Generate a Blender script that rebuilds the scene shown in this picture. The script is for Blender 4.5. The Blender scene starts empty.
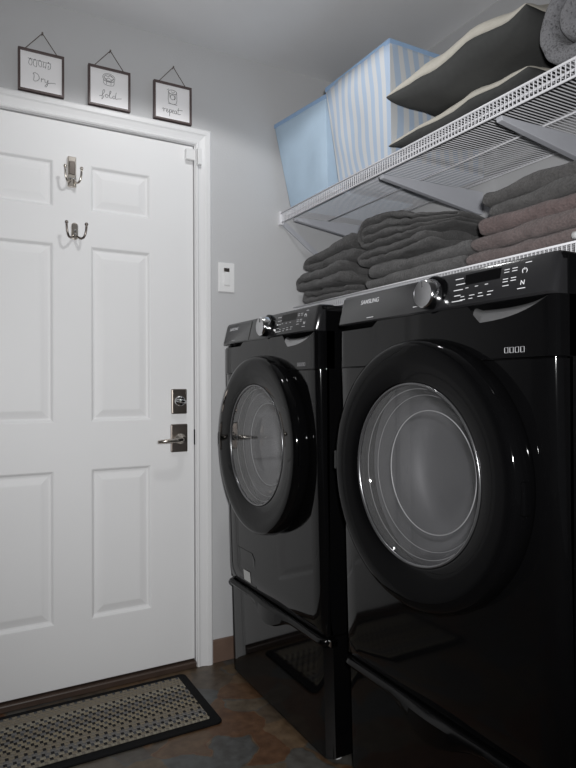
import bpy, bmesh, math, random
from mathutils import Vector, Matrix, noise
random.seed(7)
S = bpy.context.scene
C = S.collection
PI = math.pi
R = math.radians

# ------------------------------------------------------------------ materials
def nodes_of(name):
    m = bpy.data.materials.new(name); m.use_nodes = True
    nt = m.node_tree
    return m, nt, nt.nodes['Principled BSDF']

def mat(name, col, rough=0.5, metal=0.0, spec=0.5, coat=0.0, var=0.06, scale=30.0, bump=0.0, bscale=200.0, sheen=0.0):
    """plain paint / metal / plastic with a little procedural unevenness"""
    m, nt, b = nodes_of(name)
    N, L = nt.nodes, nt.links
    tc = N.new('ShaderNodeTexCoord')
    nz = N.new('ShaderNodeTexNoise'); nz.inputs['Scale'].default_value = scale; nz.inputs['Detail'].default_value = 4
    L.new(tc.outputs['Object'], nz.inputs['Vector'])
    mx = N.new('ShaderNodeMix'); mx.data_type = 'RGBA'
    mx.inputs[6].default_value = (*[c*(1-var) for c in col], 1)
    mx.inputs[7].default_value = (*[min(1, c*(1+var)) for c in col], 1)
    L.new(nz.outputs['Fac'], mx.inputs[0]); L.new(mx.outputs[2], b.inputs['Base Color'])
    b.inputs['Roughness'].default_value = rough
    b.inputs['Metallic'].default_value = metal
    b.inputs['Specular IOR Level'].default_value = spec
    b.inputs['Coat Weight'].default_value = coat
    b.inputs['Sheen Weight'].default_value = sheen
    if bump:
        n2 = N.new('ShaderNodeTexNoise'); n2.inputs['Scale'].default_value = bscale; n2.inputs['Detail'].default_value = 3
        L.new(tc.outputs['Object'], n2.inputs['Vector'])
        bp = N.new('ShaderNodeBump'); bp.inputs['Strength'].default_value = bump; bp.inputs['Distance'].default_value = 0.004
        L.new(n2.outputs['Fac'], bp.inputs['Height']); L.new(bp.outputs['Normal'], b.inputs['Normal'])
    return m

M = {}
M['wall'] = mat('wall_paint', (.53, .532, .54), .75, spec=.25, var=.03, scale=6, bump=.12, bscale=150)
M['ceil'] = mat('ceiling_paint', (.78, .78, .79), .85, spec=.2, var=.03, scale=6, bump=.1, bscale=120)
M['white'] = mat('white_door_paint', (.80, .80, .805), .5, spec=.25, var=.015, scale=8, bump=.03, bscale=60)
M['trim'] = mat('white_trim_paint', (.76, .76, .765), .35, spec=.4, var=.015)
M['plastic_white'] = mat('white_plastic', (.78, .78, .78), .35, var=.02)
M['wire'] = mat('white_vinyl_wire', (.80, .80, .83), .35, spec=.4, var=.02)
M['bracket'] = mat('shelf_bracket_paint', (.50, .51, .55), .5, var=.03)
M['black'] = mat('black_gloss_enamel', (.0022, .0022, .0024), .06, spec=.38, var=.1)
M['blacktrim'] = mat('black_gloss_plastic', (.002, .002, .0022), .05, spec=.15, var=.1)
M['console'] = mat('console_dark_steel', (.013, .013, .014), .2, spec=.5, var=.12, scale=14)
M['blackmatte'] = mat('black_plastic', (.008, .008, .008), .45, var=.1)
M['chrome'] = mat('chrome', (.72, .72, .73), .12, metal=1.0, var=.03)
M['knobface'] = mat('brushed_knob_face', (.50, .50, .51), .33, metal=1.0, var=.08, scale=80)
M['nickel'] = mat('brushed_nickel', (.66, .61, .55), .26, metal=1.0, var=.05)
M['darknickel'] = mat('dark_nickel', (.24, .21, .19), .3, metal=1.0, var=.08)
M['drum'] = mat('drum_steel', (.115, .115, .118), .5, metal=0.0, var=.2, scale=9)
M['scoop'] = mat('grey_metallic_lip', (.36, .36, .365), .35, metal=.9, var=.05)
M['bezel'] = mat('smoked_clear_rim', (.16, .16, .165), .25, metal=.8, var=.05)
M['ringline'] = mat('glass_edge_highlight', (.34, .34, .345), .3, metal=.0)  # pale grey standing for the highlight along the glass edges
M['grip'] = mat('black_satin_grip', (.0015, .0015, .0016), .16, spec=.22, var=.1)
M['mark'] = mat('console_print', (.62, .62, .64), .5, var=.02)
M['faintmark'] = mat('console_print_faint', (.25, .25, .26), .5, var=.02)
M['sticker'] = mat('white_sticker', (.55, .55, .54), .5, var=.03)
M['blueplain'] = mat('light_blue_canvas', (.45, .575, .70), .8, spec=.2, var=.05, scale=25, bump=.15, bscale=500)
M['bluerim'] = mat('blue_canvas_binding', (.31, .45, .66), .8, spec=.2, var=.05, bump=.15, bscale=500)
M['cream'] = mat('cream_linen', (.50, .475, .42), .9, spec=.1, var=.08, scale=60, bump=.2, bscale=600)
M['pilgrey'] = mat('charcoal_linen', (.062, .063, .062), .9, spec=.12, var=.12, scale=60, bump=.2, bscale=600)
M['woodframe'] = mat('dark_bronze_wood', (.085, .06, .058), .45, var=.35, scale=40)
M['paper'] = mat('print_paper', (.90, .89, .90), .6, var=.01)
M['ink'] = mat('pencil_ink', (.20, .20, .205), .7, var=.05)
M['inkdark'] = mat('dark_ink', (.05, .05, .05), .7, var=.05)
M['twine'] = mat('brown_twine', (.10, .08, .065), .8, var=.2, scale=200)
M['tilebrown'] = mat('brown_base_tile', (.16, .105, .08), .4, var=.2, scale=20)
M['sill'] = mat('dark_wood_threshold', (.06, .038, .028), .45, var=.3, scale=25)
M['rubber'] = mat('black_rubber', (.003, .003, .0035), .7, spec=.15, var=.1, bump=.2, bscale=300)
M['redled'] = mat('dark_indicator', (.03, .03, .03), .3)

def terry(name, col, var=.34, bump=1.0, scale=150.0, speck=0.0):
    m, nt, b = nodes_of(name)
    N, L = nt.nodes, nt.links
    tc = N.new('ShaderNodeTexCoord')
    n1 = N.new('ShaderNodeTexNoise'); n1.inputs['Scale'].default_value = scale; n1.inputs['Detail'].default_value = 3
    n2 = N.new('ShaderNodeTexNoise'); n2.inputs['Scale'].default_value = 22; n2.inputs['Detail'].default_value = 3
    L.new(tc.outputs['Object'], n1.inputs['Vector']); L.new(tc.outputs['Object'], n2.inputs['Vector'])
    ad = N.new('ShaderNodeMath'); ad.operation = 'MULTIPLY_ADD'; ad.inputs[1].default_value = .55 + speck; ad.inputs[2].default_value = -.02 - speck*.3
    L.new(n1.outputs['Fac'], ad.inputs[0])
    a2 = N.new('ShaderNodeMath'); a2.operation = 'MULTIPLY_ADD'; a2.inputs[1].default_value = .5
    L.new(n2.outputs['Fac'], a2.inputs[0]); L.new(ad.outputs[0], a2.inputs[2])
    cr = N.new('ShaderNodeValToRGB')
    cr.color_ramp.elements[0].position = .28; cr.color_ramp.elements[1].position = .72
    cr.color_ramp.elements[0].color = (*[c*(1-var-speck*.4) for c in col], 1)
    cr.color_ramp.elements[1].color = (*[c*(1+var+speck*1.2) for c in col], 1)
    L.new(a2.outputs[0], cr.inputs[0]); L.new(cr.outputs[0], b.inputs['Base Color'])
    b.inputs['Roughness'].default_value = .95; b.inputs['Specular IOR Level'].default_value = .08
    b.inputs['Sheen Weight'].default_value = .15
    bp = N.new('ShaderNodeBump'); bp.inputs['Strength'].default_value = bump; bp.inputs['Distance'].default_value = .006
    L.new(n1.outputs['Fac'], bp.inputs['Height']); L.new(bp.outputs['Normal'], b.inputs['Normal'])
    return m
M['towelgrey'] = terry('charcoal_terry', (.082, .080, .080))
M['towelgrey2'] = terry('grey_terry', (.100, .098, .098))
M['towelpale'] = terry('ash_grey_terry', (.090, .087, .086))
M['towelpink'] = terry('dusty_pink_terry', (.140, .112, .109))
M['towelrose'] = terry('rose_terry', (.142, .108, .105))
M['towelblack'] = terry('black_terry', (.02, .02, .02))
M['blanket'] = terry('grey_fleece', (.09, .09, .095), .35, .9, 200, .8)

def stripes():
    m, nt, b = nodes_of('blue_striped_canvas')
    N, L = nt.nodes, nt.links
    tc = N.new('ShaderNodeTexCoord'); sp = N.new('ShaderNodeSeparateXYZ'); L.new(tc.outputs['UV'], sp.inputs[0])
    mu = N.new('ShaderNodeMath'); mu.operation = 'MULTIPLY'; mu.inputs[1].default_value = 2*PI; L.new(sp.outputs['X'], mu.inputs[0])
    si = N.new('ShaderNodeMath'); si.operation = 'SINE'; L.new(mu.outputs[0], si.inputs[0])
    cr = N.new('ShaderNodeValToRGB'); L.new(si.outputs[0], cr.inputs[0])
    e = cr.color_ramp.elements
    e[0].position = .0; e[0].color = (.57, .585, .60, 1); e[1].position = .30; e[1].color = (.40, .49, .62, 1)
    mr = N.new('ShaderNodeMapRange'); mr.inputs[1].default_value = -1; mr.inputs[2].default_value = 1
    L.new(si.outputs[0], mr.inputs[0]); L.new(mr.outputs[0], cr.inputs[0])
    e[0].position = .42; e[1].position = .58
    L.new(cr.outputs[0], b.inputs['Base Color']); b.inputs['Roughness'].default_value = .85; b.inputs['Specular IOR Level'].default_value = .2
    return m
M['stripe'] = stripes()

def glass(nm, ior, tint, haze=0):
    m = bpy.data.materials.new(nm); m.use_nodes = True
    nt = m.node_tree; N, L = nt.nodes, nt.links
    N.remove(N['Principled BSDF'])
    tr = N.new('ShaderNodeBsdfTransparent'); tr.inputs[0].default_value = (tint, tint, tint*1.01, 1)
    gl = N.new('ShaderNodeBsdfGlossy'); gl.inputs['Roughness'].default_value = .03; gl.inputs[0].default_value = (1, 1, 1, 1)
    lw = N.new('ShaderNodeLayerWeight'); lw.inputs[0].default_value = .5
    pw = N.new('ShaderNodeMath'); pw.operation = 'POWER'; pw.inputs[1].default_value = 5; L.new(lw.outputs['Facing'], pw.inputs[0])
    f0 = ((ior - 1)/(ior + 1))**2
    fr = N.new('ShaderNodeMath'); fr.operation = 'MULTIPLY_ADD'; fr.inputs[1].default_value = 1 - f0; fr.inputs[2].default_value = f0
    L.new(pw.outputs[0], fr.inputs[0])
    mx = N.new('ShaderNodeMixShader')
    L.new(fr.outputs[0], mx.inputs[0]); L.new(tr.outputs[0], mx.inputs[1]); L.new(gl.outputs[0], mx.inputs[2])
    if haze:
        # diffuse haze mixed in to brighten the bowl glass, mottled by noise
        tc = N.new('ShaderNodeTexCoord'); nz = N.new('ShaderNodeTexNoise'); nz.inputs['Scale'].default_value = 14
        L.new(tc.outputs['Object'], nz.inputs['Vector'])
        df = N.new('ShaderNodeBsdfDiffuse'); df.inputs[0].default_value = (.8, .8, .8, 1)
        ma = N.new('ShaderNodeMath'); ma.operation = 'MULTIPLY_ADD'; ma.inputs[1].default_value = haze; ma.inputs[2].default_value = haze*.5
        L.new(nz.outputs['Fac'], ma.inputs[0])
        m2 = N.new('ShaderNodeMixShader'); L.new(ma.outputs[0], m2.inputs[0]); L.new(mx.outputs[0], m2.inputs[1]); L.new(df.outputs[0], m2.inputs[2])
        mx = m2
    L.new(mx.outputs[0], N['Material Output'].inputs[0])
    return m
M['glass'] = glass('door_glass', 1.76, .85)
M['bowl'] = glass('bowl_glass', 1.45, .85, .035)

def floor_mat():
    m, nt, b = nodes_of('stained_concrete_floor')
    N, L = nt.nodes, nt.links
    tc = N.new('ShaderNodeTexCoord')
    n0 = N.new('ShaderNodeTexNoise'); n0.inputs['Scale'].default_value = 5; n0.inputs['Detail'].default_value = 5
    L.new(tc.outputs['Object'], n0.inputs['Vector'])
    mixv = N.new('ShaderNodeMix'); mixv.data_type = 'RGBA'; mixv.inputs[0].default_value = .12
    L.new(tc.outputs['Object'], mixv.inputs[6]); L.new(n0.outputs['Color'], mixv.inputs[7])
    vo = N.new('ShaderNodeTexVoronoi'); vo.inputs['Scale'].default_value = 8; vo.feature = 'SMOOTH_F1'; vo.inputs['Smoothness'].default_value = .12
    L.new(mixv.outputs[2], vo.inputs['Vector'])
    sp = N.new('ShaderNodeSeparateColor'); L.new(vo.outputs['Color'], sp.inputs[0])
    cr = N.new('ShaderNodeValToRGB'); L.new(sp.outputs[0], cr.inputs[0])
    cr.color_ramp.interpolation = 'EASE'
    pal = [(0, (.105, .068, .040)), (.28, (.105, .048, .024)), (.45, (.125, .088, .055)), (.62, (.075, .062, .048)), (.78, (.074, .082, .086)), (1, (.110, .085, .055))]
    e = cr.color_ramp.elements
    e[0].position, e[0].color = pal[0][0], (*pal[0][1], 1); e[1].position, e[1].color = pal[-1][0], (*pal[-1][1], 1)
    for p, c in pal[1:-1]:
        q = e.new(p); q.color = (*c, 1)
    n1 = N.new('ShaderNodeTexNoise'); n1.inputs['Scale'].default_value = 28; n1.inputs['Detail'].default_value = 6
    L.new(tc.outputs['Object'], n1.inputs['Vector'])
    r2 = N.new('ShaderNodeValToRGB'); L.new(n1.outputs['Fac'], r2.inputs[0])
    r2.color_ramp.elements[0].position = .3; r2.color_ramp.elements[0].color = (.62, .55, .5, 1)
    r2.color_ramp.elements[1].position = .7; r2.color_ramp.elements[1].color = (1.15, 1.1, 1.05, 1)
    mx = N.new('ShaderNodeMix'); mx.data_type = 'RGBA'; mx.blend_type = 'MULTIPLY'; mx.inputs[0].default_value = 1
    L.new(cr.outputs[0], mx.inputs[6]); L.new(r2.outputs[0], mx.inputs[7])
    L.new(mx.outputs[2], b.inputs['Base Color'])
    b.inputs['Roughness'].default_value = .38; b.inputs['Specular IOR Level'].default_value = .4
    bp = N.new('ShaderNodeBump'); bp.inputs['Strength'].default_value = .12; bp.inputs['Distance'].default_value = .004
    L.new(n1.outputs['Fac'], bp.inputs['Height']); L.new(bp.outputs['Normal'], b.inputs['Normal'])
    return m
M['floor'] = floor_mat()

def mat_weave():
    """braided stripes of tan, grey and near black running along the mat"""
    m, nt, b = nodes_of('woven_mat_stripes')
    N, L = nt.nodes, nt.links
    tc = N.new('ShaderNodeTexCoord'); sp = N.new('ShaderNodeSeparateXYZ'); L.new(tc.outputs['Object'], sp.inputs[0])
    def mth(op, a, bb=None, cc=None):
        n = N.new('ShaderNodeMath'); n.operation = op
        for i, v in enumerate((a, bb, cc)):
            if v is None: continue
            if isinstance(v, (int, float)): n.inputs[i].default_value = v
            else: L.new(v, n.inputs[i])
        return n.outputs[0]
    pitch = .0150
    row = mth('DIVIDE', sp.outputs['Y'], pitch)
    ri = mth('FLOOR', row); rf = mth('FRACT', row)
    col = mth('MULTIPLY_ADD', ri, .37, mth('DIVIDE', sp.outputs['X'], .026))
    ci = mth('FRACT', col)
    dash = mth('GREATER_THAN', ci, .62)
    # the row's own yarn colour
    wn = N.new('ShaderNodeTexWhiteNoise'); wn.noise_dimensions = '1D'; L.new(mth('MULTIPLY', ri, 1.37), wn.inputs['W'])
    a = N.new('ShaderNodeValToRGB'); a.color_ramp.interpolation = 'CONSTANT'; L.new(wn.outputs['Value'], a.inputs[0])
    pal = [(0, (.26, .225, .165)), (.3, (.28, .255, .205)), (.55, (.165, .16, .155)), (.75, (.22, .19, .145))]
    e = a.color_ramp.elements
    e[0].position, e[0].color = 0, (*pal[0][1], 1); e[1].position, e[1].color = .3, (*pal[1][1], 1)
    for p, c in pal[2:]:
        q = e.new(p); q.color = (*c, 1)
    wn2 = N.new('ShaderNodeTexWhiteNoise'); wn2.noise_dimensions = '1D'; L.new(mth('MULTIPLY_ADD', ri, 2.11, 5.3), wn2.inputs['W'])
    bb = N.new('ShaderNodeValToRGB'); bb.color_ramp.interpolation = 'CONSTANT'; L.new(wn2.outputs['Value'], bb.inputs[0])
    e = bb.color_ramp.elements
    e[0].position, e[0].color = 0, (.022, .021, .022, 1); e[1].position, e[1].color = .5, (.075, .078, .085, 1)
    q = e.new(.75); q.color = (.20, .18, .15, 1)
    mx = N.new('ShaderNodeMix'); mx.data_type = 'RGBA'; L.new(dash, mx.inputs[0]); L.new(a.outputs[0], mx.inputs[6]); L.new(bb.outputs[0], mx.inputs[7])
    L.new(mx.outputs[2], b.inputs['Base Color'])
    b.inputs['Roughness'].default_value = .9; b.inputs['Specular IOR Level'].default_value = .1
    h = mth('MULTIPLY', mth('SINE', mth('MULTIPLY', rf, PI)), mth('SINE', mth('MULTIPLY', mth('FRACT', mth('MULTIPLY', ci, 2)), PI)))
    bp = N.new('ShaderNodeBump'); bp.inputs['Strength'].default_value = .8; bp.inputs['Distance'].default_value = .004
    L.new(h, bp.inputs['Height']); L.new(bp.outputs['Normal'], b.inputs['Normal'])
    return m
M['weave'] = mat_weave()

# ------------------------------------------------------------------ mesh helpers (shapes given in world space)
def wloc(o):
    v = Vector((0, 0, 0))
    while o is not None:
        v = v + o.location; o = o.parent
    return v

def obj(name, bm, m, parent=None, smooth=False, bevel=0, bseg=2, sub=0, origin=None, face=0):
    bmesh.ops.recalc_face_normals(bm, faces=bm.faces[:])
    if face:
        bm.normal_update()
        if sum(f.normal.x for f in bm.faces)*face < 0: bmesh.ops.reverse_faces(bm, faces=bm.faces[:])
    off = wloc(parent) if parent else (Vector(origin) if origin else Vector((0, 0, 0)))
    bmesh.ops.translate(bm, verts=bm.verts[:], vec=-off)
    me = bpy.data.meshes.new(name); bm.to_mesh(me); bm.free()
    for mm in (m if isinstance(m, (list, tuple)) else [m]): me.materials.append(mm)
    if smooth:
        for p in me.polygons: p.use_smooth = True
    o = bpy.data.objects.new(name, me); C.objects.link(o)
    if parent: o.parent = parent
    elif origin: o.location = origin
    if bevel:
        b = o.modifiers.new('edge', 'BEVEL'); b.width = bevel; b.segments = bseg; b.limit_method = 'ANGLE'; b.angle_limit = R(35)
        b.harden_normals = False
    if sub:
        s = o.modifiers.new('sub', 'SUBSURF'); s.levels = sub; s.render_levels = sub
    return o

def auto_smooth(o, ang=35):
    bm = bmesh.new(); bm.from_mesh(o.data)
    for e in bm.edges:
        if len(e.link_faces) == 2: e.smooth = e.calc_face_angle(0) < R(ang)
    for f in bm.faces: f.smooth = True
    bm.to_mesh(o.data); bm.free()
    return o

def thing(name, loc, label, cat, group=None):
    o = bpy.data.objects.new(name, None); C.objects.link(o); o.location = loc; o.empty_display_size = .05
    return tag(o, label, cat, group)

def tag(o, label, cat, group=None):
    o['label'] = label; o['category'] = cat
    if group: o['group'] = group
    return o

def struct(o):
    o['kind'] = 'structure'; return o

def box(bm, x0, x1, y0, y1, z0, z1):
    v = [bm.verts.new(p) for p in ((x0,y0,z0),(x1,y0,z0),(x1,y1,z0),(x0,y1,z0),(x0,y0,z1),(x1,y0,z1),(x1,y1,z1),(x0,y1,z1))]
    for f in ((0,3,2,1),(4,5,6,7),(0,1,5,4),(1,2,6,5),(2,3,7,6),(3,0,4,7)):
        bm.faces.new([v[i] for i in f])
    return bm

def nbox(*a): return box(bmesh.new(), *a)

def tube(bm, pts, r, seg=8, cap=True):
    pts = [Vector(p) for p in pts]
    rings = []
    up = Vector((0, 0, 1))
    prev = None
    for i, p in enumerate(pts):
        d = (pts[min(i+1, len(pts)-1)] - pts[max(i-1, 0)]).normalized()
        if prev is None:
            a = d.cross(up)
            if a.length < .05: a = d.cross(Vector((1, 0, 0)))
        else:
            a = prev - d*prev.dot(d)
            if a.length < 1e-4: a = d.cross(up)
        a.normalize(); prev = a; b = d.cross(a)
        rr = r[i] if isinstance(r, (list, tuple)) else r
        rings.append([bm.verts.new(p + a*math.cos(2*PI*k/seg)*rr + b*math.sin(2*PI*k/seg)*rr) for k in range(seg)])
    for A, B in zip(rings, rings[1:]):
        for k in range(seg): bm.faces.new((A[k], A[(k+1) % seg], B[(k+1) % seg], B[k]))
    if cap:
        bm.faces.new(rings[0][::-1]); bm.faces.new(rings[-1])
    return bm

def lathe(bm, prof, c, axis='X', seg=64, closed=False):
    """prof: (radius, along-axis coordinate) pairs; c: centre in the two other coordinates"""
    def P(r, a, t):
        if axis == 'X': return (a, c[0] + r*math.cos(t), c[1] + r*math.sin(t))
        if axis == 'Y': return (c[0] + r*math.cos(t), a, c[1] + r*math.sin(t))
        return (c[0] + r*math.cos(t), c[1] + r*math.sin(t), a)
    rings = []
    for r, a in prof:
        if r < 1e-6: rings.append([bm.verts.new(P(0, a, 0))])
        else: rings.append([bm.verts.new(P(r, a, 2*PI*k/seg)) for k in range(seg)])
    pairs = list(zip(rings, rings[1:]))
    if closed: pairs.append((rings[-1], rings[0]))
    for A, B in pairs:
        for k in range(seg):
            if len(A) == 1 and len(B) == 1: continue
            if len(A) == 1: bm.faces.new((A[0], B[k], B[(k+1) % seg]))
            elif len(B) == 1: bm.faces.new((A[k], A[(k+1) % seg], B[0]))
            else: bm.faces.new((A[k], A[(k+1) % seg], B[(k+1) % seg], B[k]))
    return bm

def prism_y(bm, prof, y0, y1):
    """polygon in x,z swept from y0 to y1"""
    A = [bm.verts.new((x, y0, z)) for x, z in prof]; B = [bm.verts.new((x, y1, z)) for x, z in prof]
    n = len(prof)
    for i in range(n): bm.faces.new((A[i], A[(i+1) % n], B[(i+1) % n], B[i]))
    bm.faces.new(A[::-1]); bm.faces.new(B)
    return bm

def prism_x(bm, prof, x0, x1):
    A = [bm.verts.new((x0, y, z)) for y, z in prof]; B = [bm.verts.new((x1, y, z)) for y, z in prof]
    n = len(prof)
    for i in range(n): bm.faces.new((A[i], A[(i+1) % n], B[(i+1) % n], B[i]))
    bm.faces.new(A[::-1]); bm.faces.new(B)
    return bm

# ------------------------------------------------------------------ key dimensions (metres)
D = 2.305          # door wall
W = 1.70           # right wall
H = 2.47           # ceiling
DX0, DX1, DZ0, DZ1 = -.073, .847, .032, 2.062

# ------------------------------------------------------------------ setting
struct(obj('floor', nbox(-3.2, W + .12, -2.2, D + .14, -.1, 0), M['floor']))
struct(obj('ceiling', nbox(-3.2, W + .12, -2.2, D + .14, H, H + .1), M['ceil']))
struct(obj('wall_right', nbox(W, W + .12, -2.2, D + .14, 0, H), M['wall']))
struct(obj('wall_left', nbox(-3.32, -3.2, -2.2, D + .14, 0, H), M['wall']))
bm = bmesh.new()
box(bm, -3.2, DX0 - .022, D, D + .14, 0, H)
box(bm, DX1 + .016, W, D, D + .14, 0, H)
box(bm, DX0 - .022, DX1 + .016, D, D + .14, DZ1 + .014, H)
struct(obj('wall_far', bm, M['wall']))

# door casing: moulded profile mitred round the opening
prof = [(0, 0), (0, .010), (.006, .014), (.012, .011), (.020, .012), (.036, .016), (.042, .020), (.056, .021), (.062, .017), (.062, 0)]
bm = bmesh.new()
ox0, ox1, oz1 = DX0 - .012, DX1 + .007, DZ1 + .006
loops = []
for o_, t_ in prof:
    pts = [(ox0 - o_, D - t_, 0), (ox0 - o_, D - t_, oz1 + o_), (ox1 + o_, D - t_, oz1 + o_), (ox1 + o_, D - t_, 0)]
    loops.append([bm.verts.new(p) for p in pts])
for i in range(len(loops)):
    A, B = loops[i], loops[(i+1) % len(loops)]
    for k in range(3): bm.faces.new((A[k], A[k+1], B[k+1], B[k]))
for k in (0, 3): bm.faces.new([l[k] for l in loops])
struct(obj('trim_1', bm, M['trim'], bevel=.0012))
# jamb inside the opening, with the door stop
bm = bmesh.new()
box(bm, DX1 + .004, DX1 + .016, D - .002, D + .14, 0, DZ1 + .014)
box(bm, DX0 - .022, DX0 - .004, D - .002, D + .14, 0, DZ1 + .014)
box(bm, DX0 - .004, DX1 + .004, D - .002, D + .14, DZ1 + .004, DZ1 + .014)
struct(obj('trim_2', bm, M['trim']))
bm = bmesh.new(); box(bm, DX0 - .004, DX1 + .004, D - .012, D + .14, 0, .024)
struct(obj('trim_3', bm, M['sill'], bevel=.004))
struct(obj('baseboard_far', nbox(DX1 + .07, W, D - .012, D, 0, .092), M['tilebrown'], bevel=.003))

# six panel door
bm = bmesh.new()
YF = D + .004
xs = [DX0, .101, .322, .452, .673, DX1]
zs = [DZ0, .262, .807, .982, 1.622, 1.752, 1.918, DZ1]
panels = {(i, k) for i in (1, 3) for k in (1, 3, 5)}
V = {}
def vv(x, y, z):
    key = (round(x, 5), round(y, 5), round(z, 5))
    if key not in V: V[key] = bm.verts.new((x, y, z))
    return V[key]
def loop(x0, x1, z0, z1, y): return [vv(x0, y, z0), vv(x1, y, z0), vv(x1, y, z1), vv(x0, y, z1)]
for i in range(5):
    for k in range(7):
        x0, x1, z0, z1 = xs[i], xs[i+1], zs[k], zs[k+1]
        L0 = loop(x0, x1, z0, z1, YF)
        if (i, k) not in panels:
            bm.faces.new(L0); continue
        for ins, dep in ((.004, .003), (.009, .009), (.015, .010), (.040, .003), (.044, .0025)):
            L1 = loop(x0 + ins, x1 - ins, z0 + ins, z1 - ins, YF + dep)
            for q in range(4): bm.faces.new((L0[q], L0[(q+1) % 4], L1[(q+1) % 4], L1[q]))
            L0 = L1
        bm.faces.new(L0)
# back and edges of the slab
bk = loop(DX0, DX1, DZ0, DZ1, YF + .044)
bm.faces.new(bk[::-1])
bot = [vv(x, YF, DZ0) for x in xs]; top = [vv(x, YF, DZ1) for x in xs]
lef = [vv(DX0, YF, z) for z in zs]; rig = [vv(DX1, YF, z) for z in zs]
bm.faces.new(bot + [bk[1], bk[0]]); bm.faces.new(top + [bk[2], bk[3]])
bm.faces.new(lef + [bk[3], bk[0]]); bm.faces.new(rig + [bk[2], bk[1]])
door = struct(obj('door_1', bm, M['white']))
door.modifiers.new('edge', 'BEVEL').width = .0012
# deadbolt
db = obj('deadbolt', nbox(.753, .815, YF - .012, YF, 1.002, 1.099), M['darknickel'], door, bevel=.004)
db['label'] = 'dark nickel deadbolt plate'
bm = bmesh.new(); lathe(bm, [(0, YF - .026), (.016, YF - .026), (.021, YF - .020), (.022, YF - .010)], (.784, 1.052), 'Y', 32)
obj('deadbolt_collar', bm, M['chrome'], db, smooth=True)
bm = bmesh.new(); tube(bm, [(.764, YF - .034, 1.056), (.784, YF - .038, 1.052), (.804, YF - .034, 1.048)], [.005, .008, .005], 10)
obj('thumb_turn', bm, M['chrome'], db, smooth=True)
# lever
lv = obj('lever_handle', nbox(.750, .818, YF - .010, YF, .853, .962), M['darknickel'], door, bevel=.004)
lv['label'] = 'square plate lever handle pointing left'
bm = bmesh.new(); lathe(bm, [(0, YF - .05), (.011, YF - .05), (.012, YF - .022), (.020, YF - .020), (.022, YF - .008)], (.786, .905), 'Y', 32)
obj('spindle_collar', bm, M['nickel'], lv, smooth=True)
bm = bmesh.new()
tube(bm, [(.786, YF - .044, .905), (.776, YF - .056, .905), (.757, YF - .060, .904), (.72, YF - .060, .902), (.684, YF - .058, .900)], [.010, .010, .009, .008, .0065], 12)
obj('lever', bm, M['nickel'], lv, smooth=True)
obj('strike_plate', nbox(DX1 + .001, DX1 + .0045, YF - .004, YF + .03, .878, .938), M['blackmatte'], door)

# magnetic contact at the top corner
t = thing('door_contact_sensor', (.845, D, 2.02), 'small white magnetic contact sensor across the top corner of the door and its casing', 'sensor')
obj('magnet', nbox(.812, .846, YF - .022, YF, 2.002, 2.045), M['plastic_white'], t, bevel=.002)
obj('switch_body', nbox(.856, .872, D - .030, D - .009, 1.985, 2.05), M['plastic_white'], t, bevel=.002)

# wall switch
t = thing('light_switch', (.986, D, 1.555), 'white rocker light switch plate on the grey wall beside the door', 'light switch')
pl = obj('plate', nbox(.950, 1.022, D - .006, D, 1.492, 1.612), M['plastic_white'], t, bevel=.003)
obj('rocker', nbox(.973, .999, D - .011, D - .005, 1.520, 1.572), M['plastic_white'], t, bevel=.002)
sl = obj('sensor_window', nbox(.974, .998, D - .0085, D - .005, 1.575, 1.590), M['darknickel'], t, bevel=.001)
sl['label'] = 'small dark sensor window'

# ------------------------------------------------------------------ hooks on the door
def hook(name, z0, z1, x, w, label, fancy):
    t = thing(name, (x, YF, z0), label, 'coat hook')
    bm = bmesh.new()
    if fancy:
        box(bm, x - w/2, x + w/2, YF - .012, YF, z0, z1)
    else:
        n = 12
        pr = [(x + w/2*math.cos(PI + PI*k/n), z0 + w/2 + w/2*math.sin(PI + PI*k/n)) for k in range(n+1)] + \
             [(x + w/2*math.cos(PI*k/n), z1 - w/2 + w/2*math.sin(PI*k/n)) for k in range(n+1)]
        A = [bm.verts.new((a, YF - .008, b)) for a, b in pr]; B = [bm.verts.new((a, YF, b)) for a, b in pr]
        for i in range(len(pr)): bm.faces.new((A[i], A[(i+1) % len(pr)], B[(i+1) % len(pr)], B[i]))
        bm.faces.new(A); bm.faces.new(B[::-1])
    obj('backplate', bm, M['nickel'], t, bevel=.003)
    if fancy:
        bm = bmesh.new(); box(bm, x - w/2 + .005, x + w/2 - .005, YF - .016, YF - .011, z0 + .045, z1 - .018)
        obj('raised_centre', bm, M['darknickel'], t, bevel=.002)
    bm = bmesh.new()
    for s in (-1, 1):
        lathe(bm, [(0, YF - .016), (.0035, YF - .015), (.0045, YF - .011)], (x + s*(.006 if fancy else 0), z0 + (.03 if fancy else .018 + .014*(s > 0))), 'Y', 12)
    obj('screw_head', bm, M['chrome'], t, smooth=True)
    zb = z0 + (.022 if fancy else .012)
    for s in (-1, 1):
        sp = .028 if fancy else .034
        pts = []
        for k in range(11):
            a = k/10
            pts.append((x + s*(.006 + (sp - .006)*math.sin(a*PI/2)), YF - .012 - .030*math.sin(a*PI/2), zb - .016*math.sin(a*PI) + a*a*.040))
        bm = bmesh.new(); tube(bm, pts, .0038, 8)
        e = Vector(pts[-1])
        bmesh.ops.create_uvsphere(bm, u_segments=12, v_segments=8, radius=.0062, matrix=Matrix.Translation(e))
        obj('prong', bm, M['nickel'] if fancy else M['darknickel'], t, smooth=True)
hook('coat_hook', 1.828, 1.938, .385, .030, 'tall nickel double coat hook on the door, the upper one with a long plate', True)
hook('coat_hook', 1.640, 1.702, .395, .024, 'small nickel double coat hook with short rounded plate, the lower on the door', False)

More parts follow.
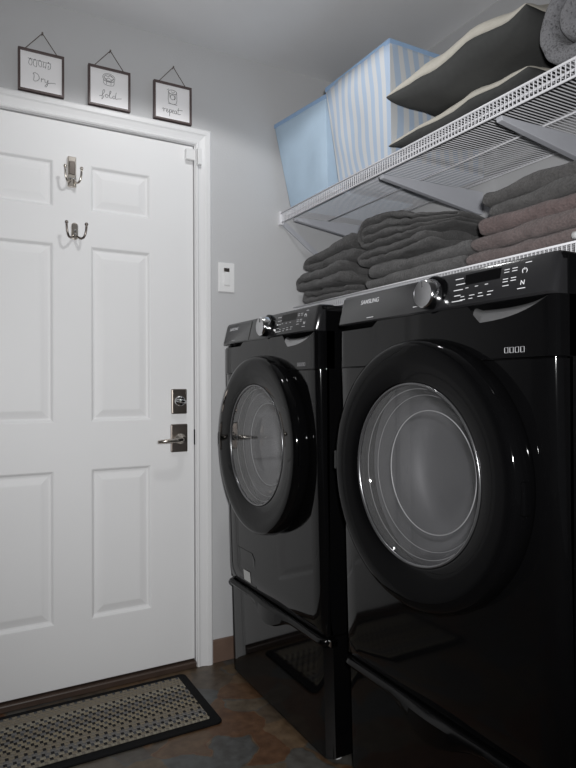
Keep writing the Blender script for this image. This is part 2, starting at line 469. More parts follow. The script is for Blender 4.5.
# ------------------------------------------------------------------ three hung prints
def stroke_tubes(strokes, cx, cz, sc, y, r):
    bm = bmesh.new()
    for st in strokes:
        pts = [(cx + a*sc, y, cz + b*sc) for a, b in st]
        tube(bm, pts, r, 4)
    return bm
def smooth_path(p, n=6):
    out = []
    for i in range(len(p) - 1):
        p0 = Vector(p[max(i-1, 0)]); p1 = Vector(p[i]); p2 = Vector(p[i+1]); p3 = Vector(p[min(i+2, len(p)-1)])
        for k in range(n):
            u = k/n
            q = .5*((2*p1) + (-p0 + p2)*u + (2*p0 - 5*p1 + 4*p2 - p3)*u*u + (-p0 + 3*p1 - 3*p2 + p3)*u**3)
            out.append((q.x, q.y))
    out.append(tuple(p[-1])); return out
WORDS = {
 'dry': [[(0,1.5),(.15,1.0),(.1,0),(.7,.05),(1.1,.6),(.9,1.3),(.3,1.6),(-.1,1.35)],
         [(1.5,.0),(1.5,.7),(1.6,.55),(1.9,.72),(2.0,.6)],
         [(2.15,.7),(2.2,.15),(2.5,.05),(2.75,.65),(2.7,.0),(2.5,-.7),(2.2,-.75),(2.4,-.3),(3.2,.15),(4.2,.25)]],
 'fold': [[(-.4,.0),(.2,.25),(.75,1.2),(.65,1.6),(.35,1.2),(.25,0),(.15,-.6),(.45,-.2),(.6,.3)],
          [(1.25,.65),(.95,.5),(.95,.1),(1.3,.0),(1.55,.35),(1.25,.65),(1.7,.5),(2.15,1.3),(2.1,1.6),(1.9,1.3),(1.85,.2),(2.1,.0),(2.5,.2)],
          [(3.0,.6),(2.65,.55),(2.55,.15),(2.85,.0),(3.1,.4),(3.35,1.5),(3.15,.4),(3.3,.0),(3.8,.2),(4.5,.35)]],
 'repeat': [[(-.3,.5),(.0,.7),(.05,.0),(.1,.5),(.35,.7),(.45,.6)],
            [(.55,.3),(.85,.45),(.75,.7),(.55,.5),(.6,.1),(.9,.05),(1.15,.4)],
            [(1.2,.7),(1.2,-.7),(1.25,.4),(1.5,.7),(1.65,.4),(1.45,.05),(1.3,.15)],
            [(1.75,.3),(2.0,.45),(1.95,.7),(1.75,.5),(1.8,.1),(2.1,.1)],
            [(2.6,.6),(2.3,.6),(2.2,.15),(2.5,.05),(2.65,.6),(2.65,.1),(2.85,.1)],
            [(3.1,1.3),(2.95,.3),(3.1,.0),(3.5,.15)], [(2.75,.85),(3.9,.95)]],
}
def circ(cx, cz, rx, rz, n=18, a0=0, a1=2*PI): return [(cx + rx*math.cos(a0 + (a1-a0)*k/n), cz + rz*math.sin(a0 + (a1-a0)*k/n)) for k in range(n+1)]
DRAW = {
 'dry': [[(-1.9,1.15),(1.9,1.0)],
         [(-1.6,1.1),(-1.75,.3),(-1.35,.0),(-1.2,.6),(-1.3,1.1)], [(-.9,1.05),(-1.0,.2),(-.5,-.1),(-.45,.9)], [(-.2,1.0),(-.1,.3),(.3,.1),(.35,.95)],
         [(.7,1.0),(.6,.1),(.9,.3),(1.0,.0),(1.1,1.0)], [(1.4,1.0),(1.8,.9),(1.8,.2),(1.4,-.1),(1.5,.6)]],
 'fold': [circ(0,.6,1.0,.7), circ(0,.6,.75,.5), [(-.9,.3),(-.7,-.6),(.7,-.6),(.9,.3)], [(-.9,.6),(-.4,.35),(0,.6),(.4,.35),(.9,.6)], [(-.4,.35),(-.35,-.55)], [(.4,.35),(.35,-.55)],
          [(-.6,1.05),(-.2,.75),(.2,1.0),(.6,.8)], [(-.8,0),(.8,0)]],
 'repeat': [[(-.8,1.2),(-.75,-.9),(.75,-.9),(.8,1.2)], circ(0,1.2,.85,.4), circ(0,.2,.45,.45), [(-.6,1.0),(-.5,.1)], [(.5,.9),(.55,.0)], [(-.3,1.3),(.1,1.05),(.4,1.35)], [(-1.1,1.5),(-.7,1.7)], [(-.9,-1.1),(.9,-1.15)]],
}
def picture(x0, x1, word, label, dz=0):
    z0, z1 = 2.136 + dz, 2.283 + dz
    t = thing('picture_frame', ((x0+x1)/2, D, z0), label, 'picture', 'line of framed laundry prints over the door')
    f = .0075; yf = D - .022
    bm = bmesh.new()
    A = [(x0, z0), (x1, z0), (x1, z1), (x0, z1)]; B = [(x0+f, z0+f), (x1-f, z0+f), (x1-f, z1-f), (x0+f, z1-f)]
    rings = [[bm.verts.new((x, y, z)) for x, z in P] for P, y in ((A, D - .006), (A, yf), (B, yf), (B, D - .006))]
    for i in range(4):
        P, Q = rings[i], rings[(i+1) % 4]
        for k in range(4): bm.faces.new((P[k], P[(k+1) % 4], Q[(k+1) % 4], Q[k]))
    obj('frame', bm, M['woodframe'], t, bevel=.001)
    pr = obj('print', nbox(x0+f-.001, x1-f+.001, D - .014, D - .009, z0+f-.001, z1-f+.001), M['paper'], t)
    cx, cz = (x0+x1)/2, (z0+z1)/2
    ys = D - .0145
    if word == 'dry': o_, s_ = (cx - .026, cz - .031), .0175
    elif word == 'fold': o_, s_ = (cx - .030, cz - .034), .0165
    else: o_, s_ = (cx - .036, cz - .040), .0195
    bm = stroke_tubes([smooth_path(p) for p in WORDS[word]], o_[0], o_[1], s_, ys, .0009)
    obj('handwritten_word', bm, M['ink'], pr)
    dc = (cx - .006, cz + .020) if word == 'dry' else ((cx - .002, cz + .026) if word == 'fold' else (cx, cz + .018))
    bm = stroke_tubes([smooth_path(p, 3) for p in DRAW[word]], dc[0], dc[1], .022 if word == 'fold' else .020, ys, .0008)
    if word == 'dry':
        for a in (-1.45, -.7, .1, 1.5): box(bm, dc[0] + a*.02 - .002, dc[0] + a*.02 + .0015, ys - .0004, ys + .0004, dc[1] + .02, dc[1] + .025)
    if word == 'repeat': box(bm, dc[0] + .006, dc[0] + .009, ys - .0004, ys + .0004, dc[1] - .004, dc[1])
    obj('line_drawing', bm, M['ink'] if word != 'repeat' else M['inkdark'], pr)
    n = (cx + .004, D - .012, z1 + .066)
    bm = bmesh.new()
    tube(bm, [(x0 + .018, D - .010, z1 - .003), (n[0] - .002, n[1], n[2]), (n[0] + .002, n[1], n[2]), (x1 - .018, D - .010, z1 - .003)], .0014, 6)
    obj('hanging_cord', bm, M['twine'], t)
    bm = bmesh.new(); tube(bm, [(n[0], D, n[2] + .001), (n[0], D - .014, n[2] + .003)], .0018, 8); lathe(bm, [(0, D - .016), (.0035, D - .015), (.003, D - .013), (0, D - .013)], (n[0], n[2] + .003), 'Y', 10)
    obj('nail', bm, M['darknickel'], t)
picture(.206, .357, 'dry', 'framed print of a clothes line drawing above the word Dry, hung over the door')
picture(.440, .593, 'fold', 'framed print of a basket drawing above the word fold, hung over the door')
picture(.682, .834, 'repeat', 'framed print of a washer drawing above the word repeat, hung over the door')

# ------------------------------------------------------------------ mat
mx0, mx1, my0, my1 = .02, .787, 1.872, 2.262
t = thing('door_mat', ((mx0+mx1)/2, (my0+my1)/2, 0), 'tan and grey woven striped mat with black rubber edge on the floor by the door', 'mat')
def rrect(x0, x1, y0, y1, r, n=6):
    out = []
    for cx, cy, a in ((x1-r, y0+r, -PI/2), (x1-r, y1-r, 0), (x0+r, y1-r, PI/2), (x0+r, y0+r, PI)):
        out += [(cx + r*math.cos(a + PI/2*k/n), cy + r*math.sin(a + PI/2*k/n)) for k in range(n+1)]
    return out
def rr_solid(bm, x0, x1, y0, y1, z0, z1, r):
    P = rrect(x0, x1, y0, y1, r)
    A = [bm.verts.new((x, y, z0)) for x, y in P]; B = [bm.verts.new((x, y, z1)) for x, y in P]
    n = len(P)
    for i in range(n): bm.faces.new((A[i], A[(i+1) % n], B[(i+1) % n], B[i]))
    bm.faces.new(A[::-1]); bm.faces.new(B)
    return bm
obj('rubber_border', rr_solid(bmesh.new(), mx0, mx1, my0, my1, 0, .007, .022), M['rubber'], t, bevel=.003)
obj('woven_pile', rr_solid(bmesh.new(), mx0 + .034, mx1 - .034, my0 + .036, my1 - .030, .005, .0115, .006), M['weave'], t, bevel=.002)

# ------------------------------------------------------------------ laundry machines
HW = .345
def xf(z):   # the front leans back slightly towards the floor
    return .924 + (1.27 - z)*.024
def rnd(dy, r=.024):
    e = HW - r
    if dy <= e: return 0
    u = min(1, (dy - e)/r); return r*(1 - math.sqrt(max(0, 1 - u*u)))

def pedestal(yc, label):
    t = thing('laundry_pedestal', (1.3, yc, 0), label, 'pedestal')
    zt = .372
    bm = nbox(.975, 1.652, yc - HW + .002, yc + HW - .002, .016, zt)
    obj('cabinet', bm, M['black'], t, bevel=.006)
    # drawer front, its lower edge tucked back
    ys = [-HW + HW*2*k/40 for k in range(41)]
    zl = [.020 + (.345 - .020)*k/10 for k in range(11)]
    bm = bmesh.new()
    fr = [[bm.verts.new((xf(z) + .004 + rnd(abs(y), .025), yc + y, z)) for y in ys] for z in zl]
    bkk = [[bm.verts.new((.985, yc + y, z)) for y in (ys[0], ys[-1])] for z in (zl[0], zl[-1])]
    for a in range(10):
        for b_ in range(40): bm.faces.new((fr[a][b_], fr[a][b_+1], fr[a+1][b_+1], fr[a+1][b_]))
    bm.faces.new([fr[k][0] for k in range(11)] + [bkk[1][0], bkk[0][0]])
    bm.faces.new([fr[k][-1] for k in range(11)] + [bkk[1][1], bkk[0][1]])
    bm.faces.new(fr[0] + [bkk[0][1], bkk[0][0]]); bm.faces.new(fr[-1] + [bkk[1][1], bkk[1][0]])
    bm.faces.new((bkk[0][0], bkk[0][1], bkk[1][1], bkk[1][0]))
    dr = obj('drawer', bm, M['black'], t); auto_smooth(dr)
    # grip rail along the top edge, swelling downwards in the middle
    bm = bmesh.new()
    n = 60; rows = []
    for k in range(n+1):
        y = -HW + .001 + (2*HW - .002)*k/n
        sw = .5 + .5*math.cos(PI*min(1, abs(y)/.155)); sw = sw**.9
        zb = .350 - .046*sw; e = rnd(abs(y), .025)
        x0 = xf(.36) + e
        pr = [(.985, zt), (x0 + .004, zt), (x0 - .006, zt - .004), (x0 - .010 - .008*sw, zt - .012), (x0 - .008 - .010*sw, zb + .006), (x0 - .003, zb), (x0 + .006, zb + .002), (.985, zb + .004)]
        rows.append([bm.verts.new((a, yc + y, b)) for a, b in pr])
    for A, B in zip(rows, rows[1:]):
        for i in range(8): bm.faces.new((A[i], A[(i+1) % 8], B[(i+1) % 8], B[i]))
    bm.faces.new(rows[0][::-1]); bm.faces.new(rows[-1])
    g = obj('drawer_grip', bm, M['grip'], dr); auto_smooth(g, 50)
    for sx in (1.01, 1.60):
        for sy in (-1, 1):
            bm = bmesh.new(); lathe(bm, [(0, 0), (.022, 0), (.022, .008), (.010, .010), (.010, .020), (0, .020)], (sx, yc + sy*.30), 'Z', 20)
            f = obj('foot', bm, M['plastic_white'], t)
    return t

def text_obj(body, size, loc, parent, m, tilt=0, name='lettering', ext=.0002, xs=1.0):
    cu = bpy.data.curves.new(name, 'FONT'); cu.body = body; cu.size = size; cu.align_x = 'CENTER'; cu.align_y = 'CENTER'; cu.extrude = ext
    cu.offset = .00012
    cu.materials.append(m)
    o = bpy.data.objects.new(name, cu); C.objects.link(o)
    yv = Vector((math.sin(tilt), 0, math.cos(tilt))); xv = Vector((0, -1, 0)); zv = xv.cross(yv)
    mat4 = Matrix((xv*xs, yv, zv)).transposed().to_4x4()
    bpy.context.view_layer.update()
    me = bpy.data.meshes.new_from_object(o); bpy.data.objects.remove(o); bpy.data.curves.remove(cu)
    me.name = name; me.transform(mat4)
    o = bpy.data.objects.new(name, me); C.objects.link(o)
    o.parent = parent; o.location = Vector(loc) - wloc(parent)
    return o

def machine(yc, kind):
    wash = kind == 'washer'
    if wash:
        t = thing('washing_machine', (1.3, yc, .372), 'black front-load washer nearer the white door, standing on a matching pedestal', 'washing machine')
    else:
        t = thing('clothes_dryer', (1.3, yc, .372), 'large black front-load dryer on the right, nearest the camera, standing on a pedestal', 'dryer')
    ZB, ZS, ZC, ZT = .378, 1.157, 1.268, 1.346
    zc = .912; RH = .235
    # cabinet: sides, top, bottom, back, open at the front
    bm = bmesh.new()
    box(bm, .955, 1.64, yc - HW, yc - HW + .012, ZB, ZT - .004)
    box(bm, .955, 1.64, yc + HW - .012, yc + HW, ZB, ZT - .004)
    box(bm, .945, 1.64, yc - HW + .001, yc + HW - .001, ZT - .016, ZT - .003)
    box(bm, .955, 1.64, yc - HW + .012, yc + HW - .012, ZB, ZB + .012)
    box(bm, 1.625, 1.64, yc - HW + .012, yc + HW - .012, ZB + .012, ZT - .016)
    obj('cabinet', bm, M['black'], t, bevel=.003)
    # feet
    for sx in (1.0, 1.58):
        for sy in (-1, 1):
            bm = lathe(bmesh.new(), [(0, .372), (.02, .372), (.02, .379), (0, .379)], (sx, yc + sy*.29), 'Z', 16); obj('foot', bm, M['blackmatte'], t)
    # lower front panel with the round opening
    bm = bmesh.new()
    hs = .285
    def P(dy, z):
        b_ = max(0, (.43 - z)/.05); return (xf(z) + rnd(abs(dy)) + .008*b_*b_, yc + dy, z)
    nseg = 16
    sq = []
    for (a, b_) in (((-1, -1), (1, -1)), ((1, -1), (1, 1)), ((1, 1), (-1, 1)), ((-1, 1), (-1, -1))):
        for k in range(nseg):
            sq.append((a[0] + (b_[0]-a[0])*k/nseg, a[1] + (b_[1]-a[1])*k/nseg))
    grid = {}
    def gv(dy, z):
        key = (round(dy, 4), round(z, 4))
        if key not in grid: grid[key] = bm.verts.new(P(dy, z))
        return grid[key]
    inner = []; outer = []
    for (a, b_) in sq:
        ang = math.atan2(b_, a)
        inner.append(bm.verts.new(P(RH*math.cos(ang), zc + RH*math.sin(ang))))
        outer.append(gv(a*hs, zc + b_*(.245)))
    n = len(sq)
    for i in range(n): bm.faces.new((inner[i], inner[(i+1) % n], outer[(i+1) % n], outer[i]))
    lip = [bm.verts.new(v.co + Vector((.03, 0, 0))) for v in inner]
    for i in range(n): bm.faces.new((inner[i], inner[(i+1) % n], lip[(i+1) % n], lip[i]))
    ysq = [-hs + 2*hs*k/nseg for k in range(nseg+1)]
    yo = [-HW, -HW + .0015, -HW + .004, -HW + .008, -HW + .013, -HW + .02]
    zsq = [zc - .245 + .49*k/nseg for k in range(nseg+1)]
    zbot = [ZB, ZB + .012, ZB + .025, ZB + .04, ZB + .06, (ZB + .06 + zsq[0])/2, zsq[0]]
    ztop = [zsq[-1], ZS - .003, ZS - .0012]
    allz = zbot + zsq[1:] + ztop[1:]
    ally = yo + ysq + [-v for v in reversed(yo)]
    for zl_ in (zbot, ztop):
        for z0, z1 in zip(zl_, zl_[1:]):
            for y0, y1 in zip(ysq, ysq[1:]): bm.faces.new((gv(y0, z0), gv(y1, z0), gv(y1, z1), gv(y0, z1)))
    for side in (yo + [ysq[0]], [ysq[-1]] + [-v for v in reversed(yo)]):
        for z0, z1 in zip(allz, allz[1:]):
            for y0, y1 in zip(side, side[1:]): bm.faces.new((gv(y0, z0), gv(y1, z0), gv(y1, z1), gv(y0, z1)))
    # returns to the cabinet
    for yy in (-HW, HW):
        for z0, z1 in zip(allz, allz[1:]):
            a, b_ = gv(yy, z0), gv(yy, z1)
            c_ = bm.verts.new((.966, a.co.y, z0)); d_ = bm.verts.new((.966, b_.co.y, z1))
            bm.faces.new((a, b_, d_, c_))
    for zz in (ZB, ZS - .0012):
        for y0, y1 in zip(ally, ally[1:]):
            a, b_ = gv(y0, zz), gv(y1, zz)
            c_ = bm.verts.new((.966, a.co.y, zz)); d_ = bm.verts.new((.966, b_.co.y, zz))
            bm.faces.new((a, b_, d_, c_))
    bmesh.ops.remove_doubles(bm, verts=bm.verts[:], dist=.00005)
    fp = obj('front_panel', bm, M['black'], t); auto_smooth(fp, 40)
    # upper front panel: finger scoop under the console on the near half, notch at the far end
    bm = bmesh.new()
    ncol = 90
    def zb_of(dy):
        z = ZC
        if dy > .17: z = ZC - .014*min(1, (dy - .17)/.02)
        if dy < -.135:
            u = min(1, max(0, (-.135 - dy)/(HW - .018 - .135)))
            z = ZC - .036*min(1, u/.16)**.8*(1 - u**3)
        return z
    def dep(dy): return .035
    cols = []
    for k in range(ncol+1):
        dy = -HW + 2*HW*k/ncol
        zb = zb_of(dy); e = rnd(abs(dy)); d_ = dep(dy)
        col = [(xf(ZS) + e, ZS + .0012), (xf(ZS) + e, (ZS+zb)/2), (xf(ZS) + e, zb)]
        h = ZC - zb
        col += [(xf(ZS) + e + min(d_, h*1.1)*.55, zb + h*.4), (xf(ZS) + e + min(d_, h*1.1), ZC)]
        cols.append([bm.verts.new((x, yc + dy, z)) for x, z in col] + [bm.verts.new((.985, yc + dy, ZC)), bm.verts.new((.985, yc + dy, ZS + .0012))])
    for A, B in zip(cols, cols[1:]):
        for i in range(7):
            vs = [A[i], A[(i+1) % 7], B[(i+1) % 7], B[i]]
            bm.faces.new(vs)
    bm.faces.new(cols[0][::-1]); bm.faces.new(cols[-1])
    bmesh.ops.remove_doubles(bm, verts=bm.verts[:], dist=.00005)
    up = obj('upper_panel', bm, M['black'], t); auto_smooth(up, 25)
    bm = bmesh.new()
    for k in range(4):
        y0 = yc - .232 - k*.0125
        xx = xf(ZS) - .0006
        tube(bm, [(xx, y0 + .004, 1.168), (xx, y0 - .004, 1.168), (xx, y0 - .004, 1.178), (xx, y0 + .004, 1.178), (xx, y0 + .004, 1.168)], .0007, 4)
    obj('model_lettering', bm, M['faintmark'], up)
    # bright lip of the finger scoop
    bm = bmesh.new(); rows = []
    for k in range(41):
        dy = -.148 - (HW - .022 - .148)*k/40
        zb = zb_of(dy); h = (ZC - zb)*.70*(1 - .35*k/40); xx = xf(ZS) - .0006
        rows.append([bm.verts.new((xx + a, yc + dy, zb + b_)) for a, b_ in ((0, -.0006), (.0015, h*.35), (.005, h*.85), (.009, h), (.012, h), (.012, -.0006))])
    for A, B in zip(rows, rows[1:]):
        for i in range(6): bm.faces.new((A[i], A[(i+1) % 6], B[(i+1) % 6], B[i]))
    bm.faces.new(rows[0]); bm.faces.new(rows[-1][::-1])
    sc_ = obj('finger_scoop', bm, M['scoop'], up); auto_smooth(sc_, 40); sc_['label'] = 'grey metallic crescent under the console'
    # console: dark fascia, bottom edge overhanging, top edge rolled back
    xb, xt = .919, .937
    pr = [(.985, ZC), (xb + .004, ZC), (xb, ZC + .004), (xt - .002, ZT - .008), (xt + .004, ZT - .001), (xt + .014, ZT + .001), (.985, ZT + .001)]
    bm = bmesh.new(); rows = []
    for dy, ins in ((-HW + .002, .016), (-HW + .004, .009), (-HW + .009, .003), (-HW + .018, 0), (HW - .020, 0), (HW - .012, .003), (HW - .008, .009), (HW - .006, .016)):
        rows.append([bm.verts.new((x + (ins if x < .97 else 0), yc + dy, z - (ins*.4 if z > ZT - .01 else 0))) for x, z in pr])
    for A, B in zip(rows, rows[1:]):
        for i in range(len(pr)): bm.faces.new((A[i], A[(i+1) % len(pr)], B[(i+1) % len(pr)], B[i]))
    bm.faces.new(rows[0][::-1]); bm.faces.new(rows[-1])
    con = obj('console', bm, M['console'], t); auto_smooth(con, 30)
    tilt = math.atan2(xt - xb, ZT - .008 - ZC - .004)
    def F(dy, s, off=.0004):
        z = ZC + .004 + s*(ZT - .012 - ZC); x = xb + (xt - .002 - xb)*s
        return (x - off*math.cos(tilt), yc + dy, z + off*math.sin(tilt))
    text_obj('SAMSUNG', .0165, F(.205 if not wash else .255, .74), con, M['mark'], tilt, 'brand_lettering')
    def bars(lst, name, m, th=.0016):
        bm = bmesh.new()
        for dy0, dy1, s in lst:
            a, b_ = F(dy0, s), F(dy1, s)
            box(bm, a[0] - .0003, a[0] + .0003, b_[1], a[1], a[2] - th/2, a[2] + th/2)
        obj(name, bm, m, con)
    bars([(.205 + .05*wash, .178 + .05*wash, .10)], 'small_marking', M['mark'])
    # cycle names either side of the dial
    L_ = []
    for i, s in enumerate((.86, .68, .50, .32, .14)):
        if i < 4: L_.append((.021 + .003*i, .006 + .003*i, s - .12))
        L_.append((-.094 - .004*(i % 2), -.116 - .004*((i*2) % 3), s))
    bars([q for q in L_ if q[0] > 0], 'cycle_lettering', M['mark'], .0017)
    bars([q for q in L_ if q[0] < 0], 'cycle_lettering', M['mark'], .0017)
    o_ = -.008
    I_ = []
    for r_, s in enumerate((.26, .16)):
        for c_ in range(4):
            a = -.125 - .024*c_ - o_; I_.append((a, a - .010 - .004*((c_+r_) % 2), s + .02*(c_ > 1)))
    for c_ in range(3):
        a = -.135 - .026*c_ - o_; I_.append((a, a - .008, .52))
    for c_ in range(2):
        for s in (.84, .76, .56, .48): I_.append((-.224 - .019*c_, -.236 - .019*c_, s))
    I_.append((-.225, -.240, .36))
    I_.append((-.262, -.280, .20)); I_.append((-.272, -.286, .93))
    for a_, b_, c_, d_ in ((-.1, -.216, 0, .4), (-.1, -.216, .4, 1), (-.216, -.258, 0, .66), (-.216, -.258, .66, 1), (-.258, -.4, 0, .6), (-.258, -.4, .6, 1)):
        sel = [q for q in I_ if b_ < q[0] <= a_ and c_ <= q[2] < d_]
        if sel: bars(sel, 'button_lettering', M['mark'], .0013)
    text_obj('N', .013, F(-.272, .36), con, M['mark'], tilt, 'tap_symbol')
    bm = bmesh.new()
    c_ = F(-.273, .70)
    pts = [(c_[0], c_[1] + .0052*math.sin(a), c_[2] + .0052*math.cos(a)) for a in [R(30) + R(300)*k/20 for k in range(21)]]
    tube(bm, pts, .0007, 5); tube(bm, [(c_[0], c_[1], c_[2] + .002), (c_[0], c_[1], c_[2] + .006)], .0007, 5)
    obj('power_symbol', bm, M['mark'], con)
    bm = bmesh.new()
    va = [bm.verts.new(p) for p in (F(-.122, .95, .0006), F(-.122, .62, .0006), F(-.215, .62, .0006), F(-.215, .95, .0006))]
    bm.faces.new(va); e = bmesh.ops.extrude_face_region(bm, geom=bm.faces[:]); bmesh.ops.translate(bm, verts=[v for v in e['geom'] if isinstance(v, bmesh.types.BMVert)], vec=(.001, 0, 0))
    obj('display', bm, M['blacktrim'], con)
    # dial
    DD = -.033; d0 = F(DD, .50)
    kn = obj('dial', lathe(bmesh.new(), [(0, d0[0] - .003), (.0385, d0[0] - .003), (.041, d0[0]), (.041, d0[0] + .006), (0, d0[0] + .006)], (yc + DD, d0[2]), 'X', 48), M['blacktrim'], con)
    bm = lathe(bmesh.new(), [(.0335, d0[0] - .002), (.0345, d0[0] - .008), (.0325, d0[0] - .026), (.0305, d0[0] - .031), (.028, d0[0] - .0325)], (yc + DD, d0[2]), 'X', 48)
    k2 = obj('knob_rim', bm, M['chrome'], kn, smooth=True)
    bm = lathe(bmesh.new(), [(.0285, d0[0] - .0322), (.026, d0[0] - .0318), (.010, d0[0] - .0308), (0, d0[0] - .0305)], (yc + DD, d0[2]), 'X', 48)
    obj('knob_face', bm, M['knobface'], kn, smooth=True)
    bm = nbox(d0[0] - .0335, d0[0] - .030, yc + DD - .0012, yc + DD + .0012, d0[2] + .014, d0[2] + .026); obj('pointer', bm, M['blackmatte'], kn)
    if wash:
        # detergent drawer front at the far end of the console
        bm = bmesh.new()
        Q = [F(.105, .01, .0008), F(.108, .01, .0008), F(.108, .99, .0008), F(.105, .99, .0008)]
        v_ = [bm.verts.new(p) for p in Q]; bm.faces.new(v_)
        e = bmesh.ops.extrude_face_region(bm, geom=bm.faces[:]); bmesh.ops.translate(bm, verts=[v for v in e['geom'] if isinstance(v, bmesh.types.BMVert)], vec=(.001, 0, 0))
        obj('drawer_seam', bm, M['blackmatte'], con)
        # pump filter flap
        bm = bmesh.new()
        z0, z1 = .392, .512
        def FP(dy, z, o_): return (P(dy, z)[0] - o_, yc + dy, z)
        ring = [(.255, z0), (.110, z0), (.110, z1 - .02), (.130, z1), (.255, z1)]
        A = [bm.verts.new(FP(a, b_, .0018)) for a, b_ in ring]; B = [bm.verts.new(FP(a, b_, -.004)) for a, b_ in ring]
        for i in range(5): bm.faces.new((A[i], A[(i+1) % 5], B[(i+1) % 5], B[i]))
        bm.faces.new(A); bm.faces.new(B[::-1])
        fl = obj('filter_flap', bm, M['black'], t, bevel=.0012)
        fl['label'] = 'small pump filter flap low on the far side'
        bm = bmesh.new(); A = [bm.verts.new(FP(a, b_, .0024)) for a, b_ in ((.205, .400), (.150, .400), (.150, .438), (.205, .438))]; bm.faces.new(A)
        e = bmesh.ops.extrude_face_region(bm, geom=bm.faces[:]); bmesh.ops.translate(bm, verts=[v for v in e['geom'] if isinstance(v, bmesh.types.BMVert)], vec=(.0004, 0, 0))
        st = obj('sticker', bm, M['sticker'], fl); st['label'] = 'small white sticker'
    # door: gloss black ring, glass bowl, drum behind
    pr = [(.235, .941), (.280, .940), (.289, .935), (.296, .928), (.2995, .918), (.2975, .902), (.2940, .888), (.2895, .8815), (.281, .8790), (.263, .8800), (.232, .8835), (.208, .8870), (.2015, .8895), (.199, .895), (.200, .915), (.215, .936)]
    dr = obj('door', lathe(bmesh.new(), pr, (yc, zc), 'X', 128, closed=True), M['blacktrim'], t, smooth=True)
    pr = [(.2020, .8885), (.1995, .8865), (.1955, .8890), (.1950, .895), (.200, .897)]
    rb = obj('window_bezel', lathe(bmesh.new(), pr, (yc, zc), 'X', 96, closed=True), M['bezel'], dr, smooth=True)
    obj('window_glass', lathe(bmesh.new(), [(.1975, .8915), (.10, .8912), (0, .891)], (yc, zc), 'X', 96), M['glass'], dr, smooth=True, face=-1)
    pr = [(.198, .896), (.193, .905), (.183, .920), (.169, .935), (.154, .943), (.142, .946), (.1375, .944), (.135, .9465), (.10, .943), (.05, .941), (0, .940)]
    obj('glass_bowl', lathe(bmesh.new(), pr, (yc, zc), 'X', 96), M['bowl'], dr, smooth=True, face=-1)
    for nm, r_, x_ in (('glass_highlight_ring', .1385, .943), ('glass_highlight_ring', .188, .911), ('glass_highlight_ring', .174, .930)):  # thin pale rings put the bowl's annular highlights into solid lines
        q = .0016 if r_ < .15 else .0006
        obj(nm, lathe(bmesh.new(), [(r_ + q, x_), (r_, x_ - q), (r_ - q, x_), (r_, x_ + q)], (yc, zc), 'X', 96, closed=True), M['ringline'], dr, smooth=True)
    # grip recess on the near edge, hinge on the far edge
    bm = nbox(.890, .912, yc - .3015, yc - .286, zc - .040, zc + .022); obj('door_grip', bm, M['blacktrim'], dr, bevel=.003)
    bm = nbox(.884, .940, yc + .284, yc + .3035, zc - .022, zc + .026); obj('hinge', bm, M['blackmatte'], dr, bevel=.003)
    bm = bmesh.new(); lathe(bm, [(.232, .962), (.240, .985), (.250, 1.00), (.255, 1.06), (.250, 1.12), (.20, 1.14), (.08, 1.145), (0, 1.145)], (yc, zc), 'X', 64)
    obj('drum', bm, M['drum'], t, smooth=True)
    return t

YL, YR = 1.846, 1.050
pl_ = pedestal(YL, 'black pedestal drawer under the washer, beside the brown baseboard near the door')
pedestal(YR, 'black pedestal drawer under the large dryer at the right, nearest the camera')
bm = nbox(.958, .985, YL - HW - .012, YL - HW + .002, .352, .372)
obj('joining_clip', bm, M['chrome'], pl_, bevel=.003)
machine(YL, 'washer')
machine(YR, 'dryer')

# ------------------------------------------------------------------ wire shelves
def wire_shelf(name, label, x0, x1, y0, y1, zt, lip, rods):
    t = thing(name, (x1, (y0+y1)/2, zt), label, 'shelf')
    bm = bmesh.new()
    n = int((y1-y0)/.0125)
    for k in range(n+1):
        y = y0 + (y1-y0)*k/n
        tube(bm, [(x1, y, zt), (x0 + .006, y, zt), (x0 + .001, y, zt - .003), (x0, y, zt - .008), (x0, y, zt - lip)], .00155, 5, cap=False)
    obj('cross_wires', bm, M['wire'], t)
    for x, z in rods:
        bm = bmesh.new(); tube(bm, [(x, y0, z), (x, y1, z)], .0032, 8); obj('rod', bm, M['wire'], t, smooth=True)
    return t
ux0, ux1, uz = 1.236, 1.688, 1.846
us = wire_shelf('wire_shelf', 'upper white wire shelf holding fabric bins, cushions and a blanket', ux0, ux1, .30, D - .006, uz, .040,
    [(ux0 - .002, uz - .002), (ux0 + .0025, uz - .040), (ux0 + .035, uz - .006), (ux0 + .235, uz - .006), (ux1 - .008, uz - .006)])
for i, y in enumerate((2.19, 1.612, 1.118, .62)):
    bm = bmesh.new()
    pr = [(ux0 + .006, uz - .044), (W, uz - .034), (W, uz - .115), (W - .02, uz - .118), (ux0 + .010, uz - .056)]
    prism_y(bm, pr, y - .010, y + .010)
    obj('support_bracket', bm, M['bracket'], us, bevel=.002)
bm = bmesh.new()
prism_y(bm, [(ux0 - .006, uz - .038), (ux0 + .03, uz - .038), (W, uz - .335), (W, uz - .370)], D - .007, D)
b_ = obj('end_brace', bm, M['bracket'], us, bevel=.001)
bm = nbox(ux0 - .008, ux0 + .012, D - .016, D, uz - .050, uz + .006); obj('end_clip', bm, M['wire'], us, bevel=.002)
lx0, lx1, lz = 1.30, 1.688, 1.4485
ls = wire_shelf('wire_shelf', 'lower white wire shelf just above the machines, holding folded towels', lx0, lx1, .70, D - .006, lz, .032,
    [(lx0 - .002, lz - .002), (lx0 + .0025, lz - .032), (lx0 + .18, lz - .006), (lx1 - .008, lz - .006)])
for y in (2.10, 1.5, .99):
    obj('wall_clip', nbox(lx1 - .016, W, y - .012, y + .012, lz - .018, lz + .008), M['wire'], ls, bevel=.002)
bm = bmesh.new(); lathe(bm, [(0, .915), (.007, .916), (.010, .921), (.010, .945), (0, .945)], (lx0 + .002, lz + .014), 'Y', 16); obj('lip_clip', bm, M['plastic_white'], ls, smooth=True)

